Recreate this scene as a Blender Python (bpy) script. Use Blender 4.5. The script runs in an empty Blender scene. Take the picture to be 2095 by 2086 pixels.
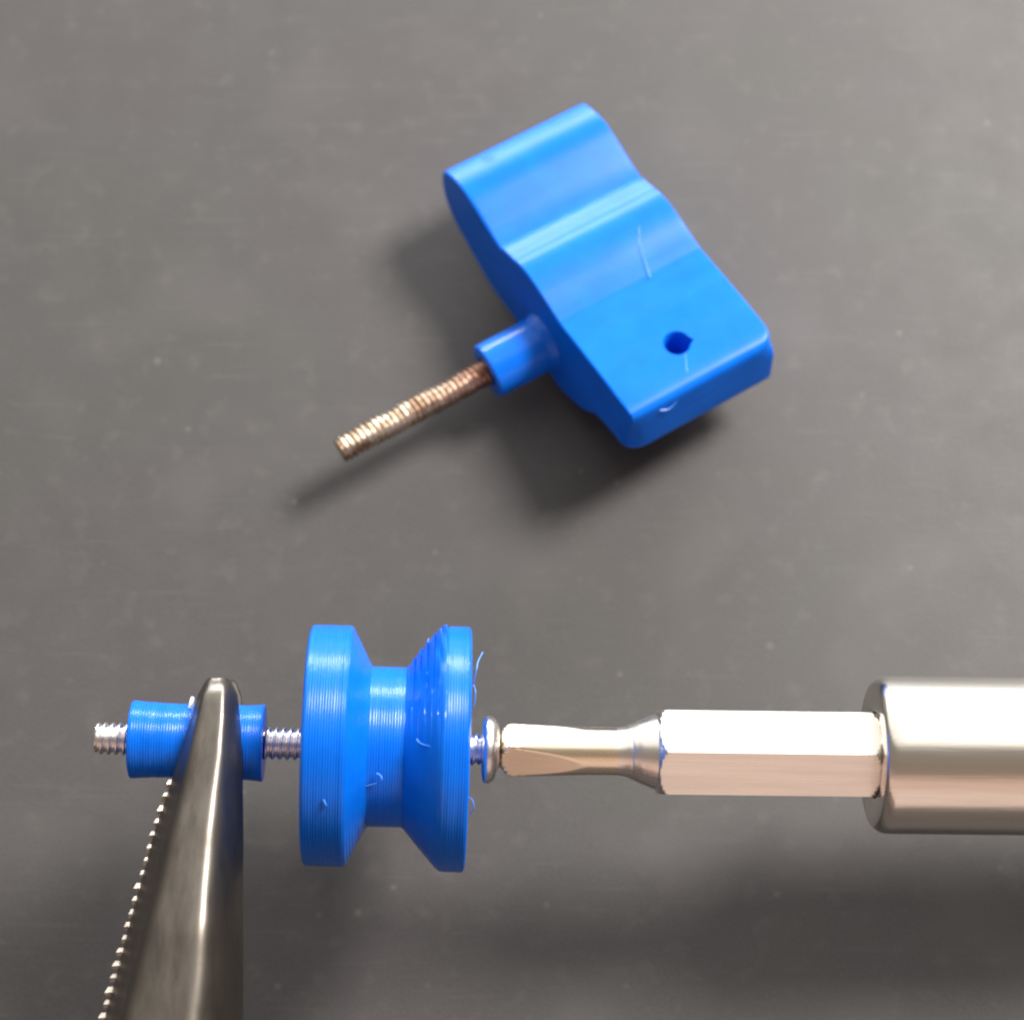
# A blue printed lever with a threaded rod, and a small blue pulley on a screw held by pliers
# and driven by a screwdriver, over a dark desk mat.  One Blender unit is one millimetre.
import bpy, bmesh, math, random
from mathutils import Vector, Matrix, noise
random.seed(7)
sc = bpy.context.scene
C = sc.collection
sc.unit_settings.system = 'METRIC'
sc.unit_settings.scale_length = 0.001
PI = math.pi

# ---------------------------------------------------------------- camera
cam = bpy.data.cameras.new('camera')
cam.sensor_width = 36.0
cam.lens = 36.0 * 4537.0 / 2095.0
cam.clip_start = 1.0
cam.clip_end = 6000.0
co = bpy.data.objects.new('camera', cam)
C.objects.link(co)
co.location = (0.0, -45.141, 138.930)
co.rotation_euler = (math.radians(18.0), 0, 0)
sc.camera = co
cam.dof.use_dof = True
cam.dof.focus_distance = 124.0
cam.dof.aperture_fstop = 0.045

# ---------------------------------------------------------------- world: a plain room, bright window side, warm dim side
w = bpy.data.worlds.new('World')
sc.world = w
w.use_nodes = True
nt = w.node_tree
for n in list(nt.nodes): nt.nodes.remove(n)
out = nt.nodes.new('ShaderNodeOutputWorld')
bg = nt.nodes.new('ShaderNodeBackground')
tc = nt.nodes.new('ShaderNodeTexCoord')
dot = nt.nodes.new('ShaderNodeVectorMath'); dot.operation = 'DOT_PRODUCT'
dot.inputs[1].default_value = (0.0, 0.862, 0.507)
ramp = nt.nodes.new('ShaderNodeValToRGB')
mr = nt.nodes.new('ShaderNodeMapRange')
mr.inputs['From Min'].default_value = -1.0
mr.inputs['From Max'].default_value = 1.0
cr = ramp.color_ramp
cr.interpolation = 'EASE'
cr.elements[0].position = 0.0;  cr.elements[0].color = (0.56, 0.42, 0.35, 1)
cr.elements[1].position = 1.0;  cr.elements[1].color = (1.0, 0.98, 0.94, 1)
for p, c in ((0.10, (0.63, 0.485, 0.42, 1)), (0.32, (0.54, 0.38, 0.31, 1)), (0.46, (0.20, 0.15, 0.12, 1)), (0.60, (0.19, 0.16, 0.13, 1)), (0.71, (0.17, 0.155, 0.13, 1)), (0.805, (0.92, 0.89, 0.84, 1))):
    el = cr.elements.new(p); el.color = c
nt.links.new(tc.outputs['Generated'], dot.inputs[0])
nt.links.new(dot.outputs['Value'], mr.inputs['Value'])
nt.links.new(mr.outputs['Result'], ramp.inputs['Fac'])
sepx = nt.nodes.new('ShaderNodeSeparateXYZ')
nt.links.new(tc.outputs['Generated'], sepx.inputs[0])
side = nt.nodes.new('ShaderNodeMapRange')          # the wall on the right is dark
side.interpolation_type = 'SMOOTHSTEP'
for k_, v_ in (('From Min', 0.35), ('From Max', 0.95), ('To Min', 1.42), ('To Max', 0.35)): side.inputs[k_].default_value = v_
nt.links.new(sepx.outputs['X'], side.inputs['Value'])
nt.links.new(ramp.outputs['Color'], bg.inputs['Color'])
nt.links.new(side.outputs['Result'], bg.inputs['Strength'])
nt.links.new(bg.outputs['Background'], out.inputs['Surface'])

# ---------------------------------------------------------------- lamps
def area(name, direction, dist, sx, sy, energy, color, aim=(0, 0, 6), shape='RECTANGLE'):
    l = bpy.data.lights.new(name, 'AREA')
    l.shape = shape; l.size = sx
    if shape in ('RECTANGLE', 'ELLIPSE'): l.size_y = sy
    l.energy = energy; l.color = color
    o = bpy.data.objects.new(name, l); C.objects.link(o)
    d = Vector(direction).normalized()
    o.location = Vector(aim) + d * dist
    o.rotation_euler = d.to_track_quat('Z', 'Y').to_euler()
    return o
KEY_EL = math.radians(47)
KEY_AZ = math.atan2(0.55, 0.72)
area('key_lamp', (math.cos(KEY_EL)*math.cos(KEY_AZ), math.cos(KEY_EL)*math.sin(KEY_AZ), math.sin(KEY_EL)),
     330, 108, 108, 2.5e6, (1.0, 0.955, 0.90), shape='DISK')
area('window_light', (0.02, 0.97, 0.235), 520, 760, 50, 7.6e6, (0.93, 0.97, 1.0))

# ---------------------------------------------------------------- exposure
sc.view_settings.view_transform = 'Standard'
sc.view_settings.look = 'None'
sc.view_settings.exposure = 0.0
sc.view_settings.gamma = 1.0
sc.cycles.filter_width = 2.3

# ---------------------------------------------------------------- materials
def mat(name, base, rough=0.5, metal=0.0, spec=0.5, **kw):
    m = bpy.data.materials.new(name); m.use_nodes = True
    b = m.node_tree.nodes['Principled BSDF']
    b.inputs['Base Color'].default_value = (*base, 1)
    b.inputs['Roughness'].default_value = rough
    b.inputs['Metallic'].default_value = metal
    b.inputs['Specular IOR Level'].default_value = spec
    for k, v in kw.items(): b.inputs[k.replace('_', ' ')].default_value = v
    return m, m.node_tree, b
def coords(nt, scale=(1, 1, 1)):
    t = nt.nodes.new('ShaderNodeTexCoord'); mp = nt.nodes.new('ShaderNodeMapping')
    mp.inputs['Scale'].default_value = scale
    nt.links.new(t.outputs['Object'], mp.inputs['Vector'])
    return mp.outputs['Vector']
def noise_tex(nt, vec, scale, detail=4, rough=0.55):
    n = nt.nodes.new('ShaderNodeTexNoise')
    n.inputs['Scale'].default_value = scale
    n.inputs['Detail'].default_value = detail
    n.inputs['Roughness'].default_value = rough
    nt.links.new(vec, n.inputs['Vector'])
    return n.outputs['Fac']
def rmap(nt, val, a, b, c, d):
    m = nt.nodes.new('ShaderNodeMapRange')
    for k, v in zip(('From Min', 'From Max', 'To Min', 'To Max'), (a, b, c, d)): m.inputs[k].default_value = v
    nt.links.new(val, m.inputs['Value'])
    return m.outputs['Result']
def mixc(nt, fac, c1, c2):
    m = nt.nodes.new('ShaderNodeMix'); m.data_type = 'RGBA'
    nt.links.new(fac, m.inputs[0])
    for sock, c in ((m.inputs[6], c1), (m.inputs[7], c2)):
        if isinstance(c, tuple): sock.default_value = (*c, 1)
        else: nt.links.new(c, sock)
    return m.outputs[2]
def bump(nt, b, height, strength, dist):
    n = nt.nodes.new('ShaderNodeBump')
    n.inputs['Strength'].default_value = strength
    n.inputs['Distance'].default_value = dist
    nt.links.new(height, n.inputs['Height'])
    nt.links.new(n.outputs['Normal'], b.inputs['Normal'])

def mat_table():
    m, nt, b = mat('dark_desk_mat', (0.05, 0.047, 0.045), 0.5, 0, 0.36)
    v = coords(nt)
    big = noise_tex(nt, v, 0.035, 3)
    mid = noise_tex(nt, v, 0.28, 5, 0.6)
    fine = noise_tex(nt, v, 3.2, 3, 0.6)
    c0 = mixc(nt, rmap(nt, big, 0.35, 0.65, 0, 1), (0.0430, 0.0375, 0.0390), (0.0405, 0.0400, 0.0375))
    c1 = mixc(nt, rmap(nt, mid, 0.42, 0.72, 0, 0.35), c0, (0.056, 0.051, 0.047))
    c1 = mixc(nt, rmap(nt, noise_tex(nt, v, 7.5, 2, 0.5), 0.40, 0.75, 0, 0.7), c1, (0.066, 0.061, 0.060))
    blot = noise_tex(nt, coords(nt, (1, 1, 1)), 0.115, 2, 0.4)
    c1 = mixc(nt, rmap(nt, blot, 0.54, 0.72, 0, 0.6), c1, (0.062, 0.057, 0.056))
    blob = noise_tex(nt, v, 0.62, 3, 0.55)
    c1 = mixc(nt, rmap(nt, blob, 0.56, 0.74, 0, 0.6), c1, (0.068, 0.063, 0.060))
    scr = noise_tex(nt, coords(nt, (0.12, 2.6, 1)), 1.0, 2, 0.5)
    c1 = mixc(nt, rmap(nt, scr, 0.62, 0.72, 0, 0.40), c1, (0.068, 0.063, 0.061))
    # pale dust specks of uneven size
    vo = nt.nodes.new('ShaderNodeTexVoronoi'); vo.inputs['Scale'].default_value = 0.42
    nt.links.new(v, vo.inputs['Vector'])
    sep = nt.nodes.new('ShaderNodeSeparateColor'); nt.links.new(vo.outputs['Color'], sep.inputs[0])
    size = rmap(nt, sep.outputs[0], 0.55, 1.0, 0.0, 0.10)
    mm = nt.nodes.new('ShaderNodeMath'); mm.operation = 'SUBTRACT'
    nt.links.new(size, mm.inputs[0]); nt.links.new(vo.outputs['Distance'], mm.inputs[1])
    speck = rmap(nt, mm.outputs[0], -0.04, 0.08, 0, 0.60)
    c2 = mixc(nt, speck, c1, (0.12, 0.11, 0.10))
    nt.links.new(c2, b.inputs['Base Color'])
    nt.links.new(rmap(nt, mid, 0.3, 0.7, 0.50, 0.60), b.inputs['Roughness'])
    ad = nt.nodes.new('ShaderNodeMath'); ad.operation = 'ADD'
    nt.links.new(fine, ad.inputs[0]); nt.links.new(mid, ad.inputs[1])
    bump(nt, b, ad.outputs[0], 0.16, 0.06)
    return m
def mat_blue(name, axis_scale, rg, sp_, bs):
    m, nt, b = mat(name, (0.002, 0.125, 0.64), 0.30, 0, 0.25)
    b.inputs['Specular IOR Level'].default_value = sp_
    b.inputs['Subsurface Weight'].default_value = 0.10
    b.inputs['Subsurface Radius'].default_value = (0.1, 0.35, 0.9)
    b.inputs['Subsurface Scale'].default_value = 0.8
    v = coords(nt, axis_scale)
    n1 = noise_tex(nt, v, 1.0, 4)
    n2 = noise_tex(nt, coords(nt), 0.5, 3)
    nt.links.new(mixc(nt, rmap(nt, n2, 0.3, 0.7, 0, 1), (0.001, 0.104, 0.54), (0.002, 0.121, 0.62)), b.inputs['Base Color'])
    nt.links.new(rmap(nt, n1, 0.3, 0.7, rg, rg+0.07), b.inputs['Roughness'])
    bump(nt, b, n1, bs, 0.03)
    return m
def mat_metal(name, c1, c2, r1, r2, sc3, bstr=0.15, bd=0.02):
    m, nt, b = mat(name, c1, r1, 1.0)
    v = coords(nt, sc3)
    n1 = noise_tex(nt, v, 1.0, 5, 0.6)
    nt.links.new(mixc(nt, rmap(nt, n1, 0.35, 0.7, 0, 1), c1, c2), b.inputs['Base Color'])
    nt.links.new(rmap(nt, n1, 0.3, 0.7, r1, r2), b.inputs['Roughness'])
    bump(nt, b, n1, bstr, bd)
    return m
M_table = mat_table()
M_lever = mat_blue('blue_plastic_lever', (0.8, 6.0, 0.10), 0.27, 0.14, 0.22)
M_pulley = mat_blue('blue_plastic_turned', (5.0, 0.3, 0.3), 0.20, 0.26, 0.12)
M_steel = mat_metal('bright_screw_steel', (0.90, 0.86, 0.84), (0.74, 0.68, 0.66), 0.22, 0.34, (2, 2, 2))
def mat_rod():
    m, nt, b = mat('tarnished_rod_steel', (0.6, 0.42, 0.26), 0.36, 1.0)
    n1 = noise_tex(nt, coords(nt, (1.1, 1.1, 1.1)), 1.0, 5, 0.6)
    t = nt.nodes.new('ShaderNodeTexCoord'); sp = nt.nodes.new('ShaderNodeSeparateXYZ')
    nt.links.new(t.outputs['Object'], sp.inputs[0])
    clean = mixc(nt, rmap(nt, n1, 0.44, 0.56, 0, 1), (0.62, 0.53, 0.42), (0.28, 0.185, 0.12))
    rust = mixc(nt, rmap(nt, n1, 0.35, 0.65, 0, 1), (0.38, 0.21, 0.15), (0.20, 0.10, 0.07))
    nt.links.new(mixc(nt, rmap(nt, sp.outputs['Z'], -10.0, -4.6, 0, 1), clean, rust), b.inputs['Base Color'])
    nt.links.new(rmap(nt, n1, 0.3, 0.7, 0.30, 0.46), b.inputs['Roughness'])
    bump(nt, b, n1, 0.3, 0.03)
    return m
M_rod = mat_rod()
M_nickel = mat_metal('satin_nickel', (0.86, 0.81, 0.75), (0.78, 0.73, 0.68), 0.24, 0.32, (0.12, 2.5, 2.5), 0.10, 0.015)
M_tip = mat_metal('golden_bit_steel', (0.93, 0.81, 0.63), (0.86, 0.73, 0.55), 0.22, 0.30, (0.2, 2.5, 2.5), 0.1, 0.01)
M_chrome = mat_metal('worn_sleeve_nickel', (0.84, 0.80, 0.74), (0.74, 0.69, 0.62), 0.16, 0.24, (0.10, 1.6, 1.6), 0.30, 0.04)
M_jaw = mat_metal('dark_plier_steel', (0.19, 0.17, 0.148), (0.11, 0.095, 0.082), 0.31, 0.46, (1.3, 0.35, 1.3), 0.22, 0.04)
M_edge = mat_metal('bare_worn_steel', (0.55, 0.49, 0.44), (0.22, 0.19, 0.165), 0.26, 0.4, (2, 2, 2))
M_string = mat('pale_plastic_thread', (0.05, 0.25, 0.78), 0.4)[0]
M_crumb = mat('white_plastic_crumb', (0.80, 0.86, 0.90), 0.35)[0]
M_handle = mat('black_handle_rubber', (0.02, 0.02, 0.02), 0.6)[0]
M_grip = mat('dark_red_grip_rubber', (0.12, 0.015, 0.015), 0.5)[0]

# ---------------------------------------------------------------- object helpers
def link(name, me, material, parent=None, sharp=35, matrix=None):
    o = bpy.data.objects.new(name, me); C.objects.link(o)
    if material: me.materials.append(material)
    if sharp is not None:
        for p in me.polygons: p.use_smooth = True
        me.set_sharp_from_angle(angle=math.radians(sharp))
    if matrix is not None: o.matrix_world = matrix
    if parent is not None:
        o.parent = parent
    return o
def mesh(name, verts, faces):
    me = bpy.data.meshes.new(name); me.from_pydata([tuple(v) for v in verts], [], faces); me.update()
    bm = bmesh.new(); bm.from_mesh(me)
    bmesh.ops.recalc_face_normals(bm, faces=bm.faces)
    bm.to_mesh(me); bm.free()
    return me
def thing(name, label, cat, matrix):
    o = bpy.data.objects.new(name, None); C.objects.link(o)
    o.matrix_world = matrix; o.empty_display_size = 2
    o['label'] = label; o['category'] = cat
    return o
def revolve(xs_rs, seg=96, radius=None, cap0=True, cap1=True):
    """Body round the x axis.  xs_rs: list of (x, r); radius(x, r, theta) may reshape it."""
    vs, fs = [], []
    n = len(xs_rs)
    for x, r in xs_rs:
        for j in range(seg):
            t = 2*PI*j/seg
            rr = radius(x, r, t) if radius else r
            xx = x
            if isinstance(rr, tuple): xx, rr = rr
            vs.append((xx, rr*math.sin(t), rr*math.cos(t)))
    for i in range(n-1):
        for j in range(seg):
            a, b = i*seg+j, i*seg+(j+1) % seg
            fs.append((a, b, b+seg, a+seg))
    if cap0: fs.append(tuple(range(seg))[::-1])
    if cap1: fs.append(tuple((n-1)*seg+j for j in range(seg)))
    return vs, fs
def thread(x0, x1, rmaj, rmin, pitch, seg=40, per=10, worn=0.0, seed=0):
    n = int((x1-x0)/pitch*per)
    vs, fs = [], []
    for i in range(n+1):
        x = x0 + (x1-x0)*i/n
        for j in range(seg):
            t = 2*PI*j/seg
            ph = (x/pitch - j/seg) % 1.0
            tri = abs(ph-0.5)*2
            prof = min(1.0, max(0.0, (tri-0.10)/0.72))
            r = rmin + (rmaj-rmin)*prof
            e = min(x-x0, x1-x)
            if e < 0.22: r = min(r, rmin+0.02+(rmaj-rmin)*e/0.22)
            if worn: r -= worn*max(0, noise.noise(Vector((x*0.9+seed, math.sin(t)*0.8, math.cos(t)*0.8))))
            vs.append((x, r*math.sin(t), r*math.cos(t)))
    for i in range(n):
        for j in range(seg):
            a, b = i*seg+j, i*seg+(j+1) % seg
            fs.append((a, b, b+seg, a+seg))
    fs.append(tuple(range(seg))[::-1]); fs.append(tuple(n*seg+j for j in range(seg)))
    return vs, fs
def tube(points, r0, r1=None, seg=6):
    pts = [Vector(p) for p in points]
    # smooth by Catmull-Rom
    sm = []
    for i in range(len(pts)-1):
        p0, p1, p2, p3 = pts[max(i-1, 0)], pts[i], pts[i+1], pts[min(i+2, len(pts)-1)]
        for k in range(5):
            t = k/5
            sm.append(0.5*((2*p1)+(p2-p0)*t+(2*p0-5*p1+4*p2-p3)*t*t+(3*p1-p0-3*p2+p3)*t**3))
    sm.append(pts[-1])
    r1 = r0 if r1 is None else r1
    vs, fs = [], []
    for i, p in enumerate(sm):
        d = (sm[min(i+1, len(sm)-1)]-sm[max(i-1, 0)]).normalized()
        a = d.orthogonal().normalized(); b = d.cross(a)
        r = r0+(r1-r0)*i/(len(sm)-1)
        for j in range(seg):
            t = 2*PI*j/seg
            vs.append(p+a*r*math.cos(t)+b*r*math.sin(t))
    for i in range(len(sm)-1):
        for j in range(seg):
            q, s = i*seg+j, i*seg+(j+1) % seg
            fs.append((q, s, s+seg, q+seg))
    fs.append(tuple(range(seg))[::-1]); fs.append(tuple((len(sm)-1)*seg+j for j in range(seg)))
    return vs, fs
def evaluated(o):
    dg = bpy.context.evaluated_depsgraph_get(); dg.update()
    return bpy.data.meshes.new_from_object(o.evaluated_get(dg))

# ================================================================= the desk
def desk():
    n = 60; S = 420.0
    vs, fs = [], []
    for i in range(n+1):
        for j in range(n+1):
            x = -S + 2*S*i/n; y = -S + 2*S*j/n
            vs.append((x, y, 0.0))
    for i in range(n):
        for j in range(n):
            a = i*(n+1)+j
            fs.append((a, a+n+1, a+n+2, a+1))
    # thickness below
    b = len(vs)
    for x, y in ((-S, -S), (S, -S), (S, S), (-S, S)): vs.append((x, y, -18))
    fs.append((b, b+3, b+2, b+1))
    k = [i*(n+1) for i in range(n+1)]                       # y = -S edge
    fs.append(tuple(k)+(b+1, b))
    fs.append(tuple(n*(n+1)+j for j in range(n+1))+(b+2, b+1))
    fs.append(tuple(i*(n+1)+n for i in range(n, -1, -1))+(b+3, b+2))
    fs.append(tuple(j for j in range(n, -1, -1))+(b, b+3))
    o = link('table_top', mesh('table_top', vs, fs), M_table, None, 30)
    o['kind'] = 'structure'; o['label'] = 'dusty dark grey table top under everything'
desk()

# ================================================================= the lever
E = Vector((0.84210, 0.52489, -0.12393)).normalized()      # along the extrusion (away from the rod)
Uv = Vector((0.53835, -0.83186, 0.13484)).normalized()     # along the lever, rising to the thick end
V = E.cross(Uv).normalized()
if V.z < 0: V = -V
ROD_DROP = 0.10
LM = Matrix(((Uv.x, V.x, E.x, -4.642), (Uv.y, V.y, E.y, 21.697), (Uv.z, V.z, E.z, 6.274), (0, 0, 0, 1)))
def spline(pts, sub):
    out_ = []
    n = len(pts)
    for i in range(n-1):
        p0, p1, p2, p3 = [Vector(pts[k]) for k in (max(i-1, 0), i, i+1, min(i+2, n-1))]
        for k in range(sub):
            t = k/sub
            out_.append(0.5*((2*p1)+(p2-p0)*t+(2*p0-5*p1+4*p2-p3)*t*t+(3*p1-p0-3*p2+p3)*t**3))
    out_.append(Vector(pts[-1]))
    return out_
LEN = 11.1
def lever():
    root = thing('printed_lever', 'blue plastic lever with wavy top, lying on the table, bronze threaded rod in its side', 'lever', LM)
    segs = [
        spline([(0.05, -1.5), (0.0, -0.9), (0.06, -0.40), (0.36, 0.04), (0.9, 0.30), (1.7, 0.56), (2.5, 0.68), (3.4, 0.60), (4.6, 0.30), (6.05, -0.10), (7.15, -0.32)], 5),
        spline([(7.15, -0.32), (7.5, -0.12), (8.0, 0.04), (8.6, 0.20), (9.2, 0.43), (9.8, 0.56), (10.6, 0.58), (11.6, 0.46), (12.8, 0.2), (14.2, -0.06)], 5),
        spline([(14.2, -0.06), (16.4, 0.05), (18.7, 0.13), (20.9, 0.16), (21.9, 0.13), (22.35, 0.0), (22.58, -0.24), (22.66, -0.7)], 4),
        spline([(22.66, -0.7), (22.78, -2.2), (22.88, -3.6), (22.82, -4.0), (22.5, -4.2), (21.5, -4.1), (19.7, -4.38), (18.7, -4.85), (18.2, -5.4), (17.6, -5.95), (16.4, -6.5), (15.2, -6.9), (14.0, -6.92), (12.0, -6.5), (9.09, -5.95), (6.3, -5.75), (3.95, -4.85), (1.86, -3.96), (1.0, -3.3), (0.4, -2.5), (0.05, -1.5)], 4),
    ]
    prof = []
    for s in segs: prof += [tuple(p) for p in s[:-1]]
    ss = [0, 0.10, 0.22, 0.38, 0.6, 0.9, 1.4, 2.2, 3.2, 4.2, 5.35, 6.5, 7.5, 8.5, 9.3, 9.6, 9.9, 10.2, 10.42, 10.6, 10.78, 10.92, 11.02, LEN]
    n = len(prof); vs, fs = [], []
    cu = sum(p[0] for p in prof)/n; cv = -2.7
    for s in ss:
        e = min(s, LEN-s)
        rb = 0.12
        inset = 0.0 if e >= rb else rb-math.sqrt(max(0, rb*rb-(rb-e)**2))
        # plan corners of the thick end are rounded: tighter on the rod side
        R_ = 1.3 if s < LEN/2 else 1.35
        cut = 0.0 if e >= R_ else R_-math.sqrt(max(0, R_*R_-(R_-e)**2))
        for (u, v) in prof:
            uu, vv = u, v
            d = math.hypot(u-cu, (v-cv)*2.2) or 1
            uu -= (u-cu)/d*inset; vv -= (v-cv)*2.2/d*inset
            low = min(1.0, max(0.2, -v/3.2)) if s < LEN/2 else min(1.0, max(0.05, 1.0+(v+0.4)/0.9))
            lim = 22.95-cut*low
            if uu > lim-0.55:
                # ease towards the limit so that the corner stays round
                x = (uu-(lim-0.55))
                uu = lim-0.55+x*0.55/(0.55+cut*low) if cut > 0 else uu
            # very slight print waviness
            w_ = 0.018*noise.noise(Vector((uu*0.6, vv*0.6, s*0.22)))
            vs.append((uu, vv+w_, s))
    for i in range(len(ss)-1):
        for j in range(n):
            a, b = i*n+j, i*n+(j+1) % n
            fs.append((a, b, b+n, a+n))
    fs.append(tuple(range(n))[::-1]); fs.append(tuple((len(ss)-1)*n+j for j in range(n)))
    body = link('lever_body', mesh('lever_body', vs, fs), None, None, None)
    # the small round hole in the top, with a nick on one side
    cv_, cf_ = [], []
    K = 40
    for d in (1.5, -0.02, -4.0):
        for j in range(K):
            t = 2*PI*j/K
            r = 0.80
            if abs(math.atan2(math.sin(t-1.25), math.cos(t-1.25))) < 0.28: r = 0.80+0.22*(1-abs(math.atan2(math.sin(t-1.25), math.cos(t-1.25)))/0.28)
            if d > 0: r += 0.95
            cv_.append((19.45+r*math.cos(t), d, 5.5+r*math.sin(t)))
    for q0 in (0, K):
        for j in range(K): cf_.append((q0+j, q0+(j+1) % K, q0+K+(j+1) % K, q0+K+j))
    cf_.append(tuple(range(K))[::-1]); cf_.append(tuple(2*K+j for j in range(K)))
    cutter = link('cutter', mesh('cutter', cv_, cf_), None, None, None)
    bo = body.modifiers.new('hole', 'BOOLEAN'); bo.operation = 'DIFFERENCE'; bo.object = cutter; bo.solver = 'EXACT'
    me = evaluated(body)
    bpy.data.objects.remove(body); bpy.data.objects.remove(cutter)
    me.name = 'lever_body'
    link('lever_body', me, M_lever, root, 32)
    # boss on the side: revolve round local x, turned onto the lever's -E axis
    dw = (-E - Vector((0, -0.309, 0.951))*ROD_DROP).normalized()      # the rod droops a little towards the table
    d = Vector((dw.dot(Uv), dw.dot(V), dw.dot(E))).normalized()
    q_ = Vector((0, 1, 0)); q_ = (q_ - d*q_.dot(d)).normalized(); p_ = d.cross(q_)
    AX = Matrix.Translation((12.68, -4.31, 0)) @ Matrix(((d.x, q_.x, p_.x, 0), (d.y, q_.y, p_.y, 0), (d.z, q_.z, p_.z, 0), (0, 0, 0, 1)))
    def place(name, vf, m, par, sharp=35):
        me = mesh(name, *vf); me.transform(AX)
        return link(name, me, m, par, sharp)
    bp = [(-1.2, 2.15), (0.0, 2.05), (0.15, 1.95), (0.4, 1.88)]
    x = 0.4
    while x < 4.0:
        bp += [(x, 1.86), (x+0.075, 1.875)]; x += 0.15
    bp += [(4.1, 1.87), (4.22, 1.83), (4.28, 1.74), (4.28, 1.05), (4.1, 0.95), (3.6, 0.9)]
    place('boss', revolve(bp, 72, cap1=True), M_pulley, root)
    place('threaded_rod', thread(3.5, 15.25, 0.91, 0.77, 0.40, 36, 9, worn=0.17, seed=4.0), M_rod, root, 60)
    # wisps of plastic left by the printing
    def wisp(pts, r, r1=None):
        link('plastic_string', mesh('plastic_string', *tube(pts, r, r1, 5)), M_string, root, 60)
    wisp([(11.0, 0.60, 8.3), (12.1, 0.40, 7.6), (13.4, 0.25, 7.2), (14.4, 0.10, 6.9)], 0.020, 0.03)
    wisp([(22.60, -0.65, 2.0), (22.78, -0.75, 2.5), (22.80, -0.72, 2.9), (22.72, -0.50, 3.3)], 0.055, 0.03)
    wisp([(20.4, 0.17, 5.5), (20.9, 0.18, 5.2), (21.4, 0.16, 4.9), (21.9, 0.06, 4.8)], 0.02, 0.03)
    wisp([(0.9, 0.5, 2.6), (1.1, 0.58, 3.0), (1.15, 0.58, 3.4)], 0.05, 0.03)
lever()

# ================================================================= everything on the screw axis
AX0 = Vector((-7.1512, -18.9884, 14.9429))
AXD = Vector((0.998858, -0.020349, -0.043237)).normalized()
zz = (Vector((0, 0, 1)) - AXD*AXD.z).normalized()
yy = zz.cross(AXD).normalized()
AM = Matrix(((AXD.x, yy.x, zz.x, AX0.x), (AXD.y, yy.y, zz.y, AX0.y), (AXD.z, yy.z, zz.z, AX0.z), (0, 0, 0, 1)))
# in this frame +z faces up, +y away from the viewer; an angle t turns from z towards y

def layered(points, amp=0.042, pitch=0.15, rough_from=None):
    """Print-layer ridges laid on a turned outline of (x, r) points."""
    out_ = []
    x = points[0][0]; end = points[-1][0]
    def rad(q):
        for (a, ra), (b, rb) in zip(points, points[1:]):
            if a <= q <= b: return ra+(rb-ra)*(q-a)/max(b-a, 1e-6)
        return points[-1][1]
    while x < end-0.02:
        a = amp*random.uniform(0.6, 1.3)
        p = min(pitch, end-x)
        for k, h in ((0.02, -1.0), (0.25, 0.55), (0.5, 1.0), (0.75, 0.55)):
            q = x+p*k
            out_.append((q, rad(q)+a*h*0.5))
        x += pitch
    out_.append((end, rad(end)))
    return out_

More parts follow.
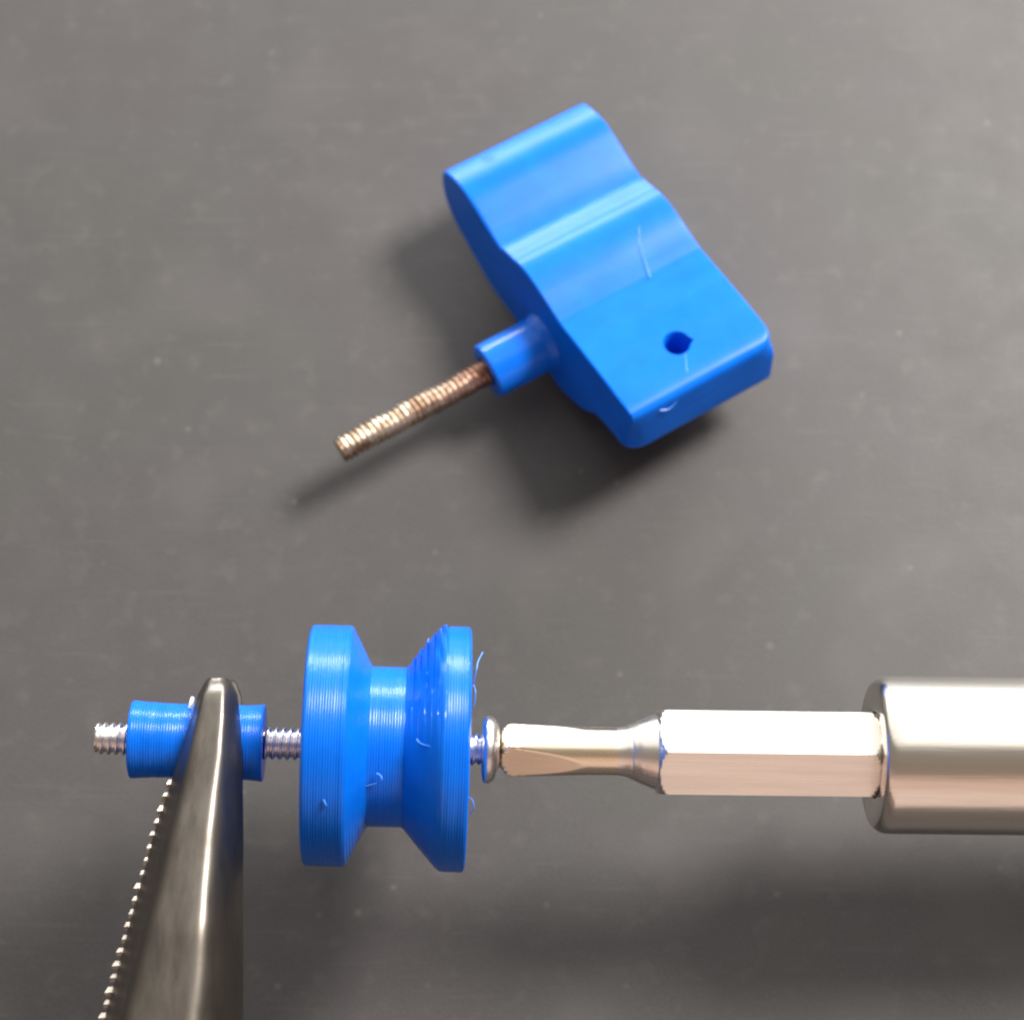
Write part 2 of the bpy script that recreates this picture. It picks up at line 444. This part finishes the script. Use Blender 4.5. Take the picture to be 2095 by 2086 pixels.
def pulley():
    root = thing('grooved_pulley', 'small blue plastic pulley with a wide groove, threaded on the screw', 'pulley', AM)
    def shape(seedv, amt, zone):
        def f(x, r, t):
            k = 1.0 if zone(x) else 0.25
            return r + amt*k*noise.noise(Vector((x*3.1+seedv, math.sin(t)*1.6, math.cos(t)*1.6)))
        return f
    # left flange
    L = [(-4.50, 0.95), (-4.50, 6.45), (-4.46, 6.62), (-4.38, 6.72)] + layered([(-4.36, 6.74), (-4.2, 6.79), (-2.2, 6.80), (-2.05, 6.72), (-1.0, 4.66), (-0.93, 4.56)]) + [(-0.93, 1.2)]
    link('flange', mesh('flange', *revolve(L, 144, shape(1, 0.03, lambda x: False), False, False)), M_pulley, root, 40)
    H = [(-0.93, 1.2)] + layered([(-0.93, 4.55), (-0.8, 4.52), (0.95, 4.52), (1.07, 4.55)], 0.03) + [(1.07, 1.2)]
    link('hub', mesh('hub', *revolve(H, 144, shape(5, 0.02, lambda x: False), False, False)), M_pulley, root, 40)
    # right flange: coarse sagging steps on the underside of the overhang
    def sag(x, r, t):
        if 1.1 < x < 3.6 and r > 3:
            up = max(0.0, math.cos(t-1.15))**2.0
            f_ = (x-1.1)/2.5
            st_ = ((x-1.1+0.05*noise.noise(Vector((t*3, 1, 4)))) % 0.36)/0.36
            fade = min(1.0, f_*6)*min(1.0, (1-f_)*5)
            r += up*fade*(0.24*math.sin(PI*f_)+0.25*(st_-0.5)+0.18*noise.noise(Vector((x*3.2+t*2.0, t*2.6, 2.0)))*min(1.0, f_*1.5))
        return r + 0.012*noise.noise(Vector((x*3.1+9, math.sin(t)*1.6, math.cos(t)*1.6)))
    Rr = [(1.07, 1.2)] + layered([(1.07, 4.56), (1.2, 4.7), (2.1, 5.75), (2.95, 6.70), (3.2, 6.88), (3.5, 6.93), (4.45, 6.93), (4.56, 6.88)], 0.03) + [(4.63, 6.78), (4.67, 6.6), (4.67, 2.4), (4.60, 1.8), (4.60, 0.95)]
    link('flange', mesh('flange', *revolve(Rr, 180, sag, False, False)), M_pulley, root, 40)
    def wisp(pts, r, r1=None):
        link('plastic_string', mesh('plastic_string', *tube(pts, r, r1, 5)), M_string, root, 60)
    def on(x, deg, r):      # deg measured from +z towards +y
        t = math.radians(deg); return (x, r*math.sin(t), r*math.cos(t))
    wisp([on(-0.95, -40, 4.62), on(-0.6, -38, 4.66), on(-0.35, -37, 4.72), on(-0.1, -34, 4.9), on(-0.15, -31, 4.85), on(-0.4, -30, 4.7)], 0.035, 0.05)
    wisp([on(-3.15, -37, 6.88), on(-3.05, -39, 6.92), on(-3.0, -40, 6.86)], 0.07, 0.05)
    wisp([on(1.75, -7, 5.5), on(1.9, -9, 5.72), on(2.1, -10, 5.85), on(2.5, -11, 6.2)], 0.04, 0.025)
    wisp([(4.66, 2.6, 4.3), (4.80, 2.9, 4.6), (4.92, 3.5, 4.9), (5.0, 4.0, 4.6), (5.25, 4.6, 4.3)], 0.045, 0.03)
    wisp([(4.66, 1.2, 4.0), (4.85, 1.6, 4.4), (4.9, 2.2, 4.6), (4.8, 2.7, 4.5)], 0.03)
    wisp([(4.66, -3.4, 3.6), (4.9, -3.6, 3.7), (5.0, -4.0, 3.5), (4.8, -4.3, 3.1)], 0.03)
pulley()

def spacer():
    root = thing('plastic_spacer', 'short blue plastic tube on the screw, pinched under the plier tip', 'spacer', AM)
    P_ = [(-14.43, 0.9), (-14.43, 2.05)] + layered([(-14.41, 2.14), (-14.3, 2.19), (-13.6, 2.13), (-12.5, 2.085), (-8.4, 2.085), (-7.5, 2.12), (-7.0, 2.17), (-6.92, 2.14)], 0.035) + [(-6.9, 2.05), (-6.9, 0.9)]
    vf = revolve(P_, 96, lambda x, r, t: r+0.02*noise.noise(Vector((x*2.1, math.sin(t), math.cos(t)))), False, False)
    link('tube', mesh('tube', *vf), M_pulley, root, 40)
    link('plastic_crumb', mesh('plastic_crumb', *tube([(-11.05, 1.62, 1.25), (-11.02, 1.85, 1.30), (-11.0, 2.10, 1.25), (-10.98, 2.22, 1.2)], 0.16, 0.11, 8)), M_crumb, root, 60)
spacer()

def screw():
    root = thing('machine_screw', 'thin bright steel machine screw running through the spacer and pulley', 'screw', AM)
    link('threaded_shank', mesh('threaded_shank', *thread(-16.44, 5.45, 0.92, 0.75, 0.42, 40, 9)), M_steel, root, 60)
    hd = [(5.42, 0.9), (5.44, 1.3), (5.50, 1.72), (5.58, 1.86), (5.72, 1.92), (5.92, 1.90), (6.12, 1.78), (6.28, 1.58), (6.38, 1.30), (6.42, 1.12), (6.30, 1.02), (5.9, 0.9)]
    link('screw_head', mesh('screw_head', *revolve(hd, 64)), M_steel, root, 50)
screw()

# ================================================================= the screwdriver
def screwdriver():
    # the driver leans a degree off the screw's own axis
    d = (AXD + Vector((0, 0.951, 0.309))*0.0165).normalized()
    z_ = (Vector((0, 0, 1)) - d*d.z).normalized(); y_ = z_.cross(d).normalized()
    o_ = AX0 + AXD*6.2 - d*6.2
    DM = Matrix(((d.x, y_.x, z_.x, o_.x), (d.y, y_.y, z_.y, o_.y), (d.z, y_.z, z_.z, o_.z), (0, 0, 0, 1)))
    root = thing('precision_screwdriver', 'silver screwdriver with a slim hexagonal bit in a round sleeve, seated in the screw head', 'screwdriver', DM)
    bit = link('bit', mesh('bit', *revolve([(13.1, 1.36), (13.16, 1.36), (13.4, 1.385), (13.7, 1.45), (13.85, 1.53), (13.95, 1.55), (14.0, 1.60), (14.2, 1.66), (14.3, 1.74), (14.6, 1.86), (15.1, 2.06), (15.35, 2.14)], 96, cap0=False, cap1=False)), M_nickel, root, 30)
    # cross tip with four flutes running out
    def flute(x, r, t):
        if x > 11.2: return r
        d = 1.06 + (1.37-1.06)*max(0, (x-6.6)/(11.1-6.6))**1.1
        best = r
        for k in range(4):
            a = math.radians(-12+52+90*k)
            dt = math.atan2(math.sin(t-a), math.cos(t-a))
            if abs(dt) < 1.0: best = min(best, d/math.cos(dt))
        return best
    tp = [(6.05, 0.35), (6.2, 0.75), (6.42, 0.95), (6.62, 1.12), (6.70, 1.26), (6.85, 1.42), (7.0, 1.48)]
    x = 7.2
    while x < 13.1:
        tp.append((x, 1.51-0.15*min(1.0, (x-7.0)/4.5))); x += 0.2
    tp.append((13.1, 1.36))
    link('cross_tip', mesh('cross_tip', *revolve(tp, 144, flute, True, False)), M_tip, bit, 22)
    A0 = math.radians(27-9+90-60)   # one hexagon corner, seen from the camera's tilt
    def hexr(x, r, t):
        a = (t-A0+PI/6) % (PI/3) - PI/6
        hx = 2.73*math.cos(PI/6)/math.cos(PI/6-abs(a))if False else 2.73*math.cos(PI/6)/math.cos(((t-A0) % (PI/3))-PI/6)
        return min(r, hx)
    hp = [(15.35, 2.14), (15.42, 2.34), (15.5, 2.46), (15.62, 2.58), (15.76, 2.68), (15.9, 2.76), (16.0, 2.9), (20, 2.9), (27.35, 2.9), (27.5, 2.73), (27.62, 2.64), (27.74, 2.54), (27.84, 2.46), (27.9, 2.44), (30.5, 2.44)]
    link('hex_shank', mesh('hex_shank', *revolve(hp, 240, hexr, False, True)), M_nickel, bit, 24)
    sp = [(31.0, 2.43), (28.0, 2.445), (27.90, 2.50), (27.86, 2.62), (27.84, 2.8), (27.80, 3.98), (27.84, 4.10), (28.0, 4.26), (28.25, 4.42), (28.5, 4.47), (28.9, 4.48), (34, 4.48), (44, 4.48), (57.0, 4.48), (57.5, 4.2), (58, 4.0)]
    link('sleeve', mesh('sleeve', *revolve(sp, 128, lambda x, r, t: r+0.006*noise.noise(Vector((x*0.7, math.sin(t)*3, math.cos(t)*3))), False, True)), M_chrome, root, 30)
    gp = [(58, 4.0), (59, 6.6), (60.5, 7.4), (64, 7.8), (90, 7.8), (110, 7.2), (124, 7.6), (127, 6.5), (128, 4.0)]
    def knurl(x, r, t): return r*(1+0.02*math.cos(18*t)) if 62 < x < 122 else r
    link('handle', mesh('handle', *revolve(gp, 144, knurl)), M_handle, root, 40)
screwdriver()

# ================================================================= the pliers
ROWS = [
( (-17.155, -15.62, 17.268),(-17.107, -15.703, 17.609),(-16.988, -15.766, 17.867),(-16.875, -15.819, 18.087),(-16.613, -15.847, 18.204),(-16.361, -15.86, 18.255),(-16.17, -15.829, 18.126),(-15.997, -15.766, 17.867),(-15.899, -15.703, 17.609),(-15.944, -15.62, 17.268) ),
 ( (-17.287, -15.76, 17.264),(-17.238, -15.843, 17.605),(-17.078, -15.93, 17.965),(-16.926, -16.004, 18.271),(-16.59, -16.043, 18.433),(-16.267, -16.06, 18.505),(-16.042, -16.017, 18.325),(-15.841, -15.93, 17.965),(-15.73, -15.843, 17.605),(-15.774, -15.76, 17.264) ),
 ( (-17.413, -16.041, 17.257),(-17.364, -16.122, 17.598),(-17.157, -16.24, 18.092),(-16.962, -16.341, 18.512),(-16.537, -16.394, 18.734),(-16.13, -16.418, 18.833),(-15.904, -16.359, 18.586),(-15.71, -16.24, 18.092),(-15.61, -16.122, 17.598),(-15.654, -16.041, 17.257) ),
 ( (-17.643, -16.488, 17.245),(-17.593, -16.569, 17.587),(-17.357, -16.709, 18.183),(-17.135, -16.828, 18.69),(-16.596, -16.892, 18.958),(-16.079, -16.92, 19.077),(-15.779, -16.849, 18.779),(-15.515, -16.709, 18.183),(-15.375, -16.569, 17.587),(-15.418, -16.488, 17.245) ),
 ( (-17.949, -17.715, 17.215),(-17.898, -17.792, 17.558),(-17.608, -17.945, 18.236),(-17.335, -18.075, 18.812),(-16.685, -18.143, 19.117),(-16.06, -18.174, 19.253),(-15.695, -18.097, 18.914),(-15.371, -17.945, 18.236),(-15.195, -17.792, 17.558),(-15.238, -17.715, 17.215) ),
 ( (-18.513, -19.873, 17.167),(-18.461, -19.945, 17.512),(-18.067, -20.113, 18.323),(-17.696, -20.256, 19.013),(-16.893, -20.332, 19.378),(-16.122, -20.365, 19.54),(-15.647, -20.281, 19.135),(-15.22, -20.113, 18.323),(-14.983, -19.945, 17.512),(-15.026, -19.873, 17.167) ),
 ( (-19.098, -22.011, 17.126),(-19.043, -22.077, 17.473),(-18.495, -22.254, 18.405),(-17.973, -22.404, 19.198),(-17.114, -22.484, 19.617),(-16.292, -22.519, 19.804),(-15.708, -22.431, 19.338),(-15.178, -22.254, 18.405),(-14.881, -22.077, 17.473),(-14.923, -22.011, 17.126) ),
 ( (-19.727, -24.183, 17.09),(-19.67, -24.243, 17.439),(-18.992, -24.426, 18.503),(-18.346, -24.581, 19.408),(-17.364, -24.664, 19.887),(-16.425, -24.7, 20.1),(-15.746, -24.609, 19.567),(-15.127, -24.426, 18.503),(-14.776, -24.243, 17.439),(-14.819, -24.183, 17.09) ),
 ( (-20.322, -26.867, 17.056),(-20.263, -26.92, 17.406),(-19.509, -27.099, 18.601),(-18.793, -27.251, 19.616),(-17.638, -27.332, 20.154),(-16.534, -27.367, 20.393),(-15.772, -27.278, 19.795),(-15.075, -27.099, 18.601),(-14.68, -26.92, 17.406),(-14.722, -26.867, 17.056) ),
 ( (-20.907, -29.518, 17.032),(-20.847, -29.564, 17.385),(-20.042, -29.733, 18.711),(-19.282, -29.878, 19.839),(-17.904, -29.954, 20.436),(-16.586, -29.988, 20.701),(-15.762, -29.903, 20.038),(-15.01, -29.733, 18.711),(-14.583, -29.564, 17.385),(-14.626, -29.518, 17.032) ),
 ( (-21.457, -32.136, 17.019),(-21.394, -32.174, 17.374),(-20.572, -32.317, 18.716),(-19.795, -32.439, 19.856),(-18.205, -32.503, 20.46),(-16.677, -32.532, 20.728),(-15.782, -32.46, 20.057),(-14.959, -32.317, 18.716),(-14.487, -32.174, 17.374),(-14.529, -32.136, 17.019) ),
 ( (-21.939, -34.361, 17.016),(-21.875, -34.392, 17.374),(-21.023, -34.511, 18.723),(-20.219, -34.613, 19.87),(-18.532, -34.667, 20.477),(-16.91, -34.69, 20.747),(-15.896, -34.631, 20.072),(-14.953, -34.511, 18.723),(-14.404, -34.392, 17.374),(-14.446, -34.361, 17.016) ),
 ( (-22.817, -38.534, 17.033),(-22.749, -38.554, 17.395),(-21.827, -38.628, 18.759),(-20.957, -38.691, 19.918),(-19.03, -38.724, 20.532),(-17.172, -38.739, 20.805),(-15.981, -38.702, 20.123),(-14.859, -38.628, 18.759),(-14.194, -38.554, 17.395),(-14.236, -38.534, 17.033) ),
 ( (-24.093, -44.724, 17.116),(-24.021, -44.725, 17.484),(-22.928, -44.73, 18.87),(-21.892, -44.734, 20.049),(-19.643, -44.736, 20.672),(-17.467, -44.737, 20.95),(-16.046, -44.735, 20.257),(-14.692, -44.73, 18.87),(-13.877, -44.725, 17.484),(-13.919, -44.724, 17.116) ),
 ( (-25.545, -54.193, 17.389),(-25.465, -54.165, 17.767),(-24.248, -54.059, 19.189),(-23.094, -53.969, 20.398),(-20.256, -53.921, 21.038),(-17.501, -53.9, 21.322),(-15.814, -53.953, 20.611),(-14.189, -54.059, 19.189),(-13.197, -54.165, 17.767),(-13.238, -54.193, 17.389) ),
]
TEETH = [(-18.82, -21.259, 17.487),(-19.017, -21.981, 17.474),(-19.224, -22.702, 17.462),(-19.432, -23.419, 17.451),(-19.639, -24.135, 17.44),(-19.805, -24.848, 17.431),(-19.962, -25.559, 17.422),(-20.119, -26.267, 17.413),(-20.275, -26.973, 17.406),(-20.431, -27.677, 17.399),(-20.585, -28.378, 17.393),(-20.74, -29.077, 17.388),(-20.891, -29.774, 17.384),(-21.037, -30.468, 17.38),(-21.182, -31.16, 17.377),(-21.326, -31.849, 17.375),(-21.473, -32.537, 17.374),(-21.621, -33.222, 17.373),(-21.769, -33.904, 17.373),(-21.915, -34.584, 17.374),(-22.058, -35.262, 17.376),(-22.2, -35.938, 17.378),(-22.342, -36.611, 17.381),(-22.483, -37.282, 17.385),(-22.623, -37.95, 17.39),(-22.762, -38.617, 17.396),(-22.9, -39.28, 17.402),(-23.036, -39.942, 17.409),(-23.173, -40.601, 17.417),(-23.308, -41.258, 17.425),(-23.443, -41.912, 17.435),(-23.577, -42.564, 17.445),(-23.711, -43.214, 17.455),(-23.844, -43.861, 17.467),(-23.976, -44.506, 17.479),(-24.086, -45.149, 17.492),(-24.185, -45.79, 17.506),]
B = Vector((0, -0.309, 0.951))
def pliers():
    org = Vector(ROWS[0][5])
    root = thing('needle_nose_pliers', 'dark steel needle-nose pliers with a serrated jaw edge, gripping the spacer', 'pliers', Matrix.Translation(org))
    n = 40
    def ring(row):
        pts = [Vector(p) for p in row]
        sm = []
        # the rounded back goes from point 1 to point 8
        for i in range(1, 8):
            p0, p1, p2, p3 = pts[max(i-1, 1)], pts[i], pts[i+1], pts[min(i+2, 8)]
            for k in range(5):
                t = k/5
                sm.append(0.5*((2*p1)+(p2-p0)*t+(2*p0-5*p1+4*p2-p3)*t*t+(3*p1-p0-3*p2+p3)*t**3))
        sm.append(pts[8]); sm.append(pts[9]); sm.append(pts[0])
        return sm
    rings = []
    rows = ROWS
    for i in range(len(rows)-1):
        a, b = ring(rows[i]), ring(rows[i+1])
        L = (b[18]-a[18]).length
        m = max(1, int(L/0.5))
        for k in range(m): rings.append([p.lerp(q, k/m) for p, q in zip(a, b)])
    rings.append(ring(rows[-1]))
    c0 = sum(rings[0], Vector())/len(rings[0])
    nose = [c0+(p-c0)*0.90+Vector((0, 0.07, 0)) for p in rings[0]]
    rings = [nose]+rings
    N = len(rings[0]); vs = []; fs = []
    for i, r in enumerate(rings):
        for p in r:
            q = p-org
            w_ = 0.035*noise.noise(q*0.55)+0.012*noise.noise(q*2.0)
            vs.append(q+B*w_)
    for i in range(len(rings)-1):
        for j in range(N):
            a, b = i*N+j, i*N+(j+1) % N
            fs.append((a, b, b+N, a+N))
    fs.append(tuple(range(N))[::-1]); fs.append(tuple((len(rings)-1)*N+j for j in range(N)))
    up = link('upper_jaw', mesh('upper_jaw', vs, fs), M_jaw, root, 38)
    # lower jaw: same form turned over, below the spacer
    vs2 = []
    for i, r in enumerate(rings):
        f = i/(len(rings)-1)
        for p in r:
            q = p-org
            base = (Vector(rings[i][N-1])-org)
            mid = (rings[i][N-1]+rings[i][N-2])/2-org
            d = q-mid
            h = d.dot(B)
            q2 = mid+(d-B*h)*0.80-B*h*0.9
            q2 = q2-B*(4.35-3.4*f)+Vector((-0.1, -0.5, 0))
            vs2.append(q2)
    link('lower_jaw', mesh('lower_jaw', vs2, fs), M_jaw, root, 38)
    # serration teeth along the inner face of the upper jaw, their ends worn bright
    for i in range(len(TEETH)-1):
        p = Vector(TEETH[i])-org; q = Vector(TEETH[i+1])-org
        w_ = 1.2+0.02*i
        s = (q-p)
        k = random.uniform(-0.07, 0.07)
        a = p+s*0.14; m = p+s*random.uniform(0.4, 0.55); c = p+s*random.uniform(0.76, 0.86)
        out_ = Vector((-0.17-0.007*min(i, 20)-k, 0, 0))
        dn = -B*0.62
        inn = Vector((w_, 0, 0))
        tv = [a+out_*0.75+B*0.03, m+out_+B*(0.14+k), c+out_*0.75+B*0.03, m+out_*0.6+dn,
              a+inn-B*0.34, m+inn-B*0.30, c+inn-B*0.34, m+inn+dn*1.1]
        tf = [(0, 3, 1), (1, 3, 2), (0, 4, 7, 3), (3, 7, 6, 2), (0, 1, 5, 4), (1, 2, 6, 5), (4, 5, 7), (5, 6, 7)]
        link('tooth', mesh('tooth', tv, tf), M_edge, up, 10)
    # pivot and grips, out of the picture
    e = Vector(ROWS[-1][5])-org
    vs3, fs3 = revolve([(-3.6, 5.0), (-3.2, 5.6), (1.6, 5.6), (2.0, 5.0)], 48)
    R90 = Matrix(((0, 1, 0), (0, 0, 1), (1, 0, 0)))
    pv = [R90 @ Vector(v)+e+Vector((-1.5, -4, -1)) for v in vs3]
    link('pivot', mesh('pivot', pv, fs3), M_jaw, root, 38)
    for sgn in (-1, 1):
        pts = [e+Vector((-1.5+sgn*2.5, -7, -1)), e+Vector((-1.5+sgn*8, -22, -1)), e+Vector((-1.5+sgn*14, -50, -1)), e+Vector((-1.5+sgn*13, -90, -1))]
        link('grip', mesh('grip', *tube(pts, 4.0, 4.6, 20)), M_grip, root, 50)
pliers()
